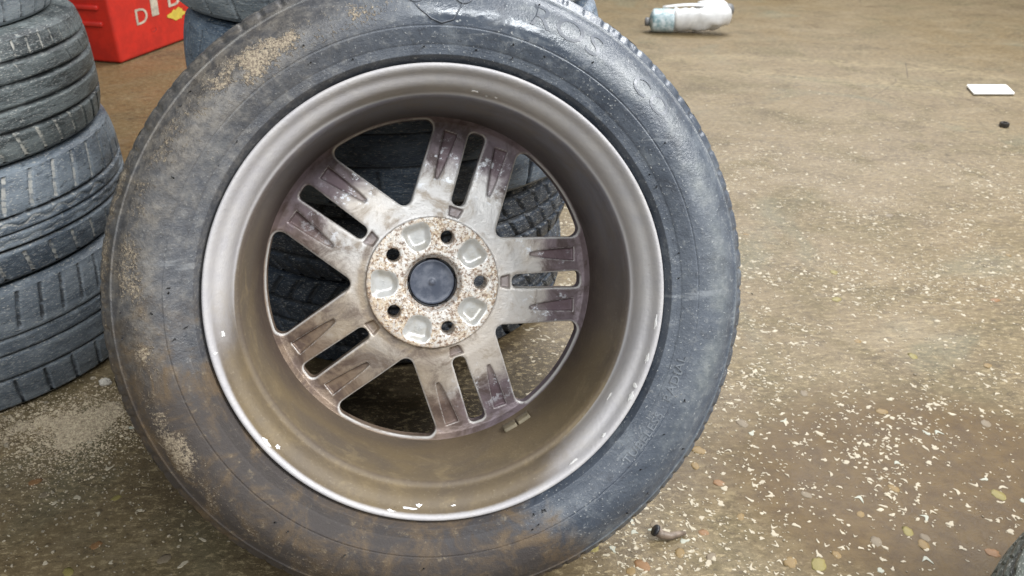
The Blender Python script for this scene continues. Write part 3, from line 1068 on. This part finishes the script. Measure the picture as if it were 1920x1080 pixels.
def tube(path, r, n=8):
    P = [Vector(p) for p in path]
    V = []; F = []
    for i, p in enumerate(P):
        d = (P[min(i+1, len(P)-1)] - P[max(i-1, 0)]).normalized()
        a = Vector((0, 0, 1)) if abs(d.z) < .9 else Vector((1, 0, 0))
        u = d.cross(a).normalized(); w = d.cross(u)
        rr = r[i] if hasattr(r, '__len__') else r
        for k in range(n):
            q = 2*math.pi*k/n
            V.append(p + u*math.cos(q)*rr + w*math.sin(q)*rr)
    m = len(P)
    for i in range(m-1):
        for k in range(n):
            F.append([i*n+k, i*n+(k+1) % n, (i+1)*n+(k+1) % n, (i+1)*n+k])
    F.append(list(range(n))[::-1]); F.append([(m-1)*n+k for k in range(n)])
    return [tuple(v) for v in V], F


# scroll emblem on the sidewall: two spirals over a pointed shield edge
for c0, sg in ((90.5, 1), (82.0, -1)):
    path = []
    for j in range(46):
        q = j/45*2.6*math.pi
        rho = .0125*(1 - .78*j/45)
        uu = sg*rho*math.cos(q + 1.2); vv = rho*math.sin(q + 1.2)
        r = .296 + vv; t = rad(c0) - uu/.296
        path.append((r*math.cos(t), r*math.sin(t), side_z(r) + .0002))
    v, f = tube(path, .0011, 6)
    wpart('emblem_scroll', v, f, M_LETTER2, tyre)
path = []
for u, vv in ((-.034, .004), (-.022, -.010), (-.010, -.020), (0, -.0235), (.012, -.020), (.020, -.006), (.026, .006)):
    r = .2915 + vv; t = rad(86) - u/.29
    path.append((r*math.cos(t), r*math.sin(t), side_z(r) + .0002))
v, f = tube(path, .0009, 6)
wpart('emblem_edge', v, f, M_LETTER2, tyre)
# moulding pips (vent spews) standing on the sidewall
rg = np.random.default_rng(5)
v0, f0 = tube([(0, 0, 0), (0, 0, .0022), (.0006, 0, .0036)], [.0009, .0007, .0004], 5)
pm = mesh_data('vent_pip', v0, f0, M_CAPRING)
for i in range(46):
    t = rad(rg.uniform(0, 360)); r = rg.choice([.2475, .2600, .2760, .3060]) + rg.normal(0, .001)
    o = bpy.data.objects.new('vent_pip', pm); link(o, tyre)
    o.location = (r*math.cos(t), r*math.sin(t), float(side_z(r)) - .0004)
    o.rotation_euler = (rg.normal(0, .4), rg.normal(0, .4), t)

# casting marks inside the recesses of the mounting pad
for k, s in enumerate(('C', 'C', '3', '36', 'C')):
    a = rad(36 + 72*k) + SPIN
    V, F = text_mesh(s, .009, .0004)
    V[:, 1] -= .003
    W_ = np.stack([.0580*math.cos(a) + V[:, 0], .0580*math.sin(a) + V[:, 1], -.1546 + V[:, 2]], -1)
    wpart('casting_mark', W_, F, M_RECESS, pad, smooth=False)

# ------------------------------------------------------------------ red container
def box_faces(b, t):
    V = list(b) + list(t)
    return V, [[3, 2, 1, 0], [4, 5, 6, 7]] + [[i, (i+1) % 4, 4+(i+1) % 4, 4+i] for i in range(4)]


def bevel_part(name, V, F, mat, parent, w=.006, seg=2, **kw):
    import bmesh
    bm = bmesh.new()
    vs = [bm.verts.new(v) for v in V]
    for f in F: bm.faces.new([vs[i] for i in f])
    bmesh.ops.recalc_face_normals(bm, faces=bm.faces)
    bmesh.ops.bevel(bm, geom=list(bm.edges), offset=w, segments=seg, profile=.6, affect='EDGES')
    me = bpy.data.meshes.new(name); bm.to_mesh(me); bm.free()
    me.polygons.foreach_set('use_smooth', [True]*len(me.polygons))
    me.materials.append(mat)
    o = bpy.data.objects.new(name, me); link(o, parent)
    return o


crate = empty('red_container', (-1.486, 3.063, 0), math.atan2(.967, .256))
tag(crate, 'red plastic container with worn white and yellow marks between the tyre stacks', 'container')
# local x runs along the marked side, local y along the ribbed end
Lx, Ly, Hc, tp = .62, .46, .44, .03
b = [(0, 0, .004), (Lx, 0, .004), (Lx, Ly, .004), (0, Ly, .004)]
t = [(-tp, -tp, Hc), (Lx+tp, -tp, Hc), (Lx+tp, Ly+tp, Hc), (-tp, Ly+tp, Hc)]
bevel_part('body', *box_faces(b, t), M_RED, crate, .012, 3)
for zc in (.14, .20, .26, .32):       # ribs on the end face
    x0 = -tp*zc/Hc
    bevel_part('rib', *box_faces([(x0-.010, .03, zc), (x0+.004, .03, zc), (x0+.004, Ly-.03, zc), (x0-.010, Ly-.03, zc)],
                                 [(x0-.012, .03, zc+.018), (x0+.004, .03, zc+.018), (x0+.004, Ly-.03, zc+.018), (x0-.012, Ly-.03, zc+.018)]), M_REDDK, crate, .003, 1)
def side_pt(x, zc, d=.0015):
    y0 = -tp*zc/Hc
    return (x, y0 - d, zc)
def mark(V2, F, mat, x0, z0):
    V = [(*side_pt(x0 + v[0], z0 + v[1], .0012 + v[2]),) for v in V2]
    o = part('marking', V, F, mat, crate, smooth=False)
    return o
for s, x0, z0, m, sz, wx in (('D', .155, .120, M_MARKW, .085, 1.3), ('I', .240, .135, M_MARKW, .17, 2.6), ('B', .36, .150, M_MARKW, .10, 1.6), ('D', .16, .33, M_MARKW, .09, 1.0)):
    V2, F2 = text_mesh(s, sz, .0006)
    V2[:, 0] *= wx
    mark(V2, F2, m, x0, z0)
n = 18
V2 = [(.055*math.cos(2*math.pi*k/n)*(1+.3*math.sin(5*k)), .022*math.sin(2*math.pi*k/n)*(1+.25*math.cos(3*k)), .0008) for k in range(n)] + [(0, 0, .0010)]
mark(V2, [[n, k, (k+1) % n] for k in range(n)], M_MARKY, .375, .115)
V2 = [(.010*math.cos(2*math.pi*k/n), .008*math.sin(2*math.pi*k/n), .0006) for k in range(n)]
o = part('drain_hole', [side_pt(.215 + v[0]*1.6, .085 + v[1], .001) for v in V2] + [side_pt(.215 + v[0]*1.3, .085 + v[1]*.8, -.004) for v in V2] + [side_pt(.215, .085, -.004)],
         [[k, (k+1) % n, n+(k+1) % n, n+k] for k in range(n)] + [[2*n, n+k, n+(k+1) % n] for k in range(n)], M_CAPRING, crate)

# ------------------------------------------------------------------ litter on the far floor
def lathe_x(prof, n=28, squash=1.0):
    V, F, *_ = lathe([(max(r, .0004), zz) for zz, r in prof], n)
    V = np.stack([V[:, 2], V[:, 1], V[:, 0]*squash], -1)
    V[:, 2] += np.abs(V[:, 2].min())
    return V, F


bot = empty('plastic_bottle', (.62, 3.62, 0), rad(-7))
tag(bot, 'white plastic bottle with teal label lying flat on the far floor', 'bottle')
V, F = lathe_x(densify([(0, .012), (.004, .040), (.012, .046), (.20, .047), (.225, .044), (.245, .030), (.252, .010)], .012))
V[:, 2] += .050*(fbm(V[:, 0]*18, V[:, 1]*18)-.5); V[:, 1] += .016*(fbm(V[:, 0]*26+4, V[:, 2]*26)-.5); V[:, 2] -= V[:, 2].min()
bo = part('body', V, F, M_WHITE, bot); bo.location = (.08, 0, 0)
V, F = lathe_x(densify([(-.012, .020), (.0, .047), (.006, .0495), (.085, .0495), (.092, .047)], .012))
lo = part('label_sleeve', V, F, M_TEAL, bot); lo.location = (-.005, 0, 0)
V, F = lathe_x(densify([(0, .008), (.002, .018), (.022, .018), (.024, .008)], .01))
co = part('cap', V, F, M_CAPGREY, bot); co.location = (-.038, 0, .025)
bt2 = empty('plastic_bottle', (.85, 3.80, 0), rad(22))
tag(bt2, 'short white plastic bottle with dark cap, right of the teal-labelled one', 'bottle')
V, F = lathe_x(densify([(0, .012), (.004, .042), (.012, .048), (.115, .048), (.140, .040), (.150, .020)], .012))
part('body', V, F, M_WHITE, bt2)
V, F = lathe_x(densify([(0, .010), (.003, .026), (.032, .026), (.036, .010)], .01))
co = part('cap', V, F, M_CAPGREY, bt2); co.location = (.148, 0, .020)
V = []; F = []
for j in range(13):
    u = j/12; zc = .098 + .012*math.sin(u*3.1)
    wd = .010 + .012*u
    for dy, dz in ((-wd, 0), (wd, .002), (wd, .007), (-wd, .005)):
        V.append((u*.26, dy, zc + dz))
for j in range(12):
    for k in range(4):
        F.append([j*4+k, j*4+(k+1) % 4, (j+1)*4+(k+1) % 4, (j+1)*4+k])
F += [[3, 2, 1, 0], [48, 49, 50, 51]]
stp = part('plastic_strip', V, F, M_WHITE); stp.location = (.66, 3.645, -.001); stp.rotation_euler = (0, 0, rad(-4))
tag(stp, 'narrow white plastic strip resting along the labelled bottle', 'strip')

V, F = box_faces([(1.551, 2.655, .003), (1.690, 2.655, .003), (1.712, 2.750, .003), (1.575, 2.752, .003)], [(1.551, 2.655, .011), (1.690, 2.655, .011), (1.712, 2.750, .012), (1.575, 2.752, .012)])
c = Vector((1.63, 2.70, 0))
card = bevel_part('white_card', [(v[0]-c.x, v[1]-c.y, v[2]) for v in V], F, M_CARD, None, .002, 1)
card.location = (c.x, c.y, 0)
tag(card, 'flat white rectangular card lying on the floor near the right edge', 'card')

# lug nut
nut_p = []
V = []; F = []
for zc, s in ((0, .012), (.002, .014), (.012, .014), (.014, .012)):
    for k in range(6):
        V.append((s*math.cos(k*math.pi/3), s*math.sin(k*math.pi/3), zc))
for zc, s in ((.014, .007), (.003, .007)):
    for k in range(6):
        V.append((s*math.cos(k*math.pi/3), s*math.sin(k*math.pi/3), zc))
for j in range(5):
    for k in range(6):
        F.append([j*6+k, j*6+(k+1) % 6, (j+1)*6+(k+1) % 6, (j+1)*6+k])
F.append([30+k for k in range(6)]); F.append([5-k for k in range(6)])
nut = part('wheel_nut', V, F, M_DARK, smooth=False)
nut.location = (1.484, 2.335, 0); nut.rotation_euler = (0, 0, .3)
tag(nut, 'small dark wheel nut on the floor below the white card', 'nut')

# curled rubber stub
path = [(-.012, .004, .012), (-.006, .001, .008), (.004, -.002, .0065), (.016, .001, .0055), (.026, .003, .004)]
v, f = tube(path, [.0065, .0058, .005, .004, .0025], 12)
stub = empty('rubber_stub', (.196, .722, 0), rad(8))
tag(stub, 'small brown rubber stub on the floor below right of the wheel', 'rubber stub')
part('body', v, f, M_STUB, stub)
v, f = tube([(-.0125, .0042, .0122), (-.0150, .0050, .0140)], [.0078, .0074], 14)
part('rim', v, f, M_CAPRING, stub)

# ------------------------------------------------------------------ sand spill and stones
n = 200
xs = np.linspace(-.16, .16, n); ys = np.linspace(-.13, .12, n)
X, Y = np.meshgrid(xs, ys, indexing='ij')
d = np.hypot((X-.02)/.050, (Y-.005)/.080) + 1.3*(fbm(X*22+5, Y*22, 0)-.5)
d2 = np.hypot((X+.05)/.075, (Y-.02)/.030) + 1.5*(fbm(X*26+9, Y*26, 0)-.5)
hgt = .0100*np.clip(.95-d, -.5, 1) ; hgt = np.maximum(hgt, .0050*np.clip(.8-d2, -.5, 1))
hgt += .0040*(fbm(X*150, Y*150, 0)-.52)
SV = [tuple(p) for p in np.stack([X, Y, hgt - .0008], -1).reshape(-1, 3)]
SF = [list(q) for q in grid_faces(n, n, False)]
rg = np.random.default_rng(31)
for i in range(7000):
    if i % 3: x, y = rg.normal(.015, .045), rg.normal(.0, .055)
    else: x, y = rg.normal(-.06, .06), rg.normal(.015, .035)
    q = rg.lognormal(math.log(.0011), .4)
    if i % 60 == 0: q = rg.uniform(.003, .0055)
    a = rg.uniform(0, 6.28); b = len(SV)
    zb = float(np.interp(0, [0], [0]))
    ix = int(np.clip((x + .16)/.32*(n-1), 0, n-1)); iy = int(np.clip((y + .13)/.25*(n-1), 0, n-1))
    zb = max(hgt[ix, iy] - .0008, .0004)
    for k in range(4):
        SV.append((x + q*math.cos(a + k*math.pi/2), y + q*.8*math.sin(a + k*math.pi/2), zb + q*.15))
    SV.append((x, y, zb + q*.8))
    SF += [[b+k, b+(k+1) % 4, b+4] for k in range(4)]
sand = part('sand_patch', SV, SF, M_SAND, smooth=False)
sand.location = (-.665, .930, -.0004)
tag(sand, 'spilled pale sand on the floor in front of the left stack', 'sand', kind='stuff')


def rock(seed, s, flat=.6, n=9, m=6):
    rg = np.random.default_rng(seed)
    V = []; F = []
    for i in range(1, m):
        for k in range(n):
            ph = math.pi*i/m; q = 2*math.pi*k/n
            rr = s*(1 + .22*(rg.random()-.5)*2)
            V.append((rr*math.sin(ph)*math.cos(q), rr*math.sin(ph)*math.sin(q)*.75, rr*math.cos(ph)*flat))
    V += [(0, 0, s*flat), (0, 0, -s*flat)]
    a, b = len(V)-2, len(V)-1
    for i in range(m-2):
        for k in range(n):
            F.append([i*n+k, (i+1)*n+k, (i+1)*n+(k+1) % n, i*n+(k+1) % n])
    for k in range(n):
        F.append([a, k, (k+1) % n]); F.append([b, (m-2)*n+(k+1) % n, (m-2)*n+k])
    return V, F


v, f = rock(3, .010)
st = part('stone', v, f, M_STONE, smooth=False); st.location = (-.660, 1.048, .005)
tag(st, 'small pale stone beside the bottom left tyre, close to the wheel', 'stone')

# loose grit: tiny stones nobody could count
V = []; F = []
rg = np.random.default_rng(21)
protos = [rock(40+i, 1.0, .6, 5, 3) for i in range(6)]
for i in range(2600):
    if i < 1200:
        x, y = rg.normal(-.60, .12), rg.normal(.88, .11)
    else:
        x, y = rg.uniform(-.9, 1.6), rg.uniform(.55, 2.4)
    s = rg.lognormal(math.log(.0011), .45)
    a = rg.uniform(0, 6.28)
    pv, pf = protos[i % 6]
    k = len(V)
    ca, sa = math.cos(a)*s, math.sin(a)*s
    V += [(x + p[0]*ca - p[1]*sa, y + p[0]*sa + p[1]*ca, s*.3 + p[2]*s) for p in pv]
    F += [[k+j for j in q] for q in pf]
grit = part('grit', V, F, M_GRIT, smooth=False)
tag(grit, 'loose pale grit scattered over the floor', 'grit', kind='stuff')

# ------------------------------------------------------------------ embedded pebbles of the worn terrazzo
PEB = [(.286, .823, 1), (.260, .857, 0), (.271, .890, 0), (.187, .745, 2), (.246, .733, 1), (.103, .708, 3), (.145, .672, 0), (.160, .680, 1), (.247, .694, 2), (.343, .685, 0), (.377, .682, 3),
       (.509, .735, 3), (.460, .765, 0), (.523, .812, 0), (.573, .979, 0), (.467, 1.024, 2), (.527, .725, 2), (.404, .697, 0), (.462, .718, 2), (.925, 1.315, 1), (.654, 1.425, 3), (.622, 1.318, 3),
       (.406, 1.303, 0), (.686, 1.128, 3), (.609, 1.175, 0), (.322, 1.085, 0), (.519, .712, 0), (-.525, .712, 1), (-.535, .794, 3), (-.660, .825, 1), (-.634, .800, 2), (-.540, .670, 3), (-.43, .69, 2),
       (.35, .95, 2), (.40, .80, 2), (.80, 1.10, 0), (.72, .95, 2), (.30, .76, 0), (.21, .70, 0), (.60, .70, 1), (.66, .80, 3), (1.05, 1.5, 0), (.88, 1.7, 2), (.52, 1.6, 0)]
pebs = []
for k in range(6):
    v, f = rock(200+k, 1.0, .13, 14, 6)
    pebs.append([mesh_data('pebble', v, f, m) for m in M_PEB])
rg = np.random.default_rng(8)
for i, (x, y, c) in enumerate(PEB):
    o = bpy.data.objects.new('pebble', pebs[i % 6][c]); link(o, floor)
    s = rg.uniform(.0065, .0125)*(1 if y < 1 else .85)
    o.location = (x, y, -.0002); o.scale = (s, s, s); o.rotation_euler = (0, 0, rg.uniform(0, 6.28))

# ------------------------------------------------------------------ pale flecks (worn coating) on the floor
def fleck_shape(rg, n=14):
    a = np.arange(n)/n*2*math.pi + rg.normal(0, .06, n)
    p1, p2 = rg.uniform(0, 6.28, 2)
    q = .8 + .22*np.sin(2*a + p1) + .16*np.sin(3*a + p2) + rg.normal(0, .07, n)
    el = rg.uniform(.34, .75)
    x = np.cos(a)*q; y = np.sin(a)*q*el
    y = y + rg.normal(0, .5)*(x**2 - .4)        # curl
    return x, y


rg = np.random.default_rng(77)
SH = [fleck_shape(rg) for _ in range(40)]
pts = []
clus = []
for i in range(1150):
    x, y = rg.uniform(.10, 1.6), rg.uniform(.55, 2.25)
    clus.append((x, y, rg.lognormal(math.log(.026), .5), rg.uniform(.3, 1)))
def dens(x, y):
    d = (.75 + .6*np.exp(-((y-1.45)/.4)**2))*sstep(np.array(y), 3.0, 1.7)
    d *= .25 + .9*sstep(np.array(fbm(x*5, y*5, 0)), .40, .62)
    return float(d)
for (cx, cy, s, w) in clus:
    ang = rg.normal(.25, .5)
    for j in range(int(3 + 15*w)):
        u, v = rg.normal(0, s*1.3), rg.normal(0, s*.45)
        x = cx + u*math.cos(-ang) - v*math.sin(-ang); y = cy + u*math.sin(-ang) + v*math.cos(-ang)
        if rg.random() < dens(x, y): pts.append((x, y))
for i in range(30000):
    x, y = rg.uniform(.02, 2.1), rg.uniform(.5, 2.9)
    if rg.random() < dens(x, y)*.75: pts.append((x, y))
for i in range(330):
    x, y = rg.uniform(-.75, -.2), rg.uniform(.55, .95)
    if rg.random() < .6: pts.append((x, y))
for i in range(700):                          # thick drift below the wheel's right side
    pts.append((rg.normal(.19, .075), rg.normal(.72, .075)))
items = []
for (x, y) in pts:
    s = rg.lognormal(math.log(.00195), .62) * (1.0 if y < 1.3 else .9)
    items.append((x, y, min(s, .0068), rg.normal(-.25, .65), rg.integers(0, 40), rg.random()))
items.sort(key=lambda q: -q[2]/(.4 + q[1]))
TH = .0007
fmesh = []
for k in range(40):
    x, y = SH[k]; n = len(x)
    V = [(a*.86, b*.86, 1) for a, b in zip(x, y)] + [(a, b, 0) for a, b in zip(x, y)]
    F = [list(range(n))] + [[j+n, (j+1) % n + n, (j+1) % n, j] for j in range(n)]
    fmesh.append((V, F, mesh_data('fleck', V, F, M_FLECK if k % 4 else M_FLECKG, False)))
NBIG = 290
for (x, y, s, a, k, q) in items[:NBIG]:
    o = bpy.data.objects.new('fleck', fmesh[k][2]); link(o, floor)
    o.location = (x, y, 0); o.scale = (s, s, TH); o.rotation_euler = (0, 0, a)
V = []; F = []
for (x, y, s, a, k, q) in items[NBIG:]:
    fv, ff, _ = fmesh[k]
    b = len(V); ca, sa = math.cos(a)*s, math.sin(a)*s
    V += [(x + p[0]*ca - p[1]*sa, y + p[0]*sa + p[1]*ca, p[2]*TH*(.6+.6*q)) for p in fv]
    F += [[b+j for j in f] for f in ff]
fl = part('flecks', V, F, M_FLECK, floor, smooth=False)
fl['kind'] = 'stuff'
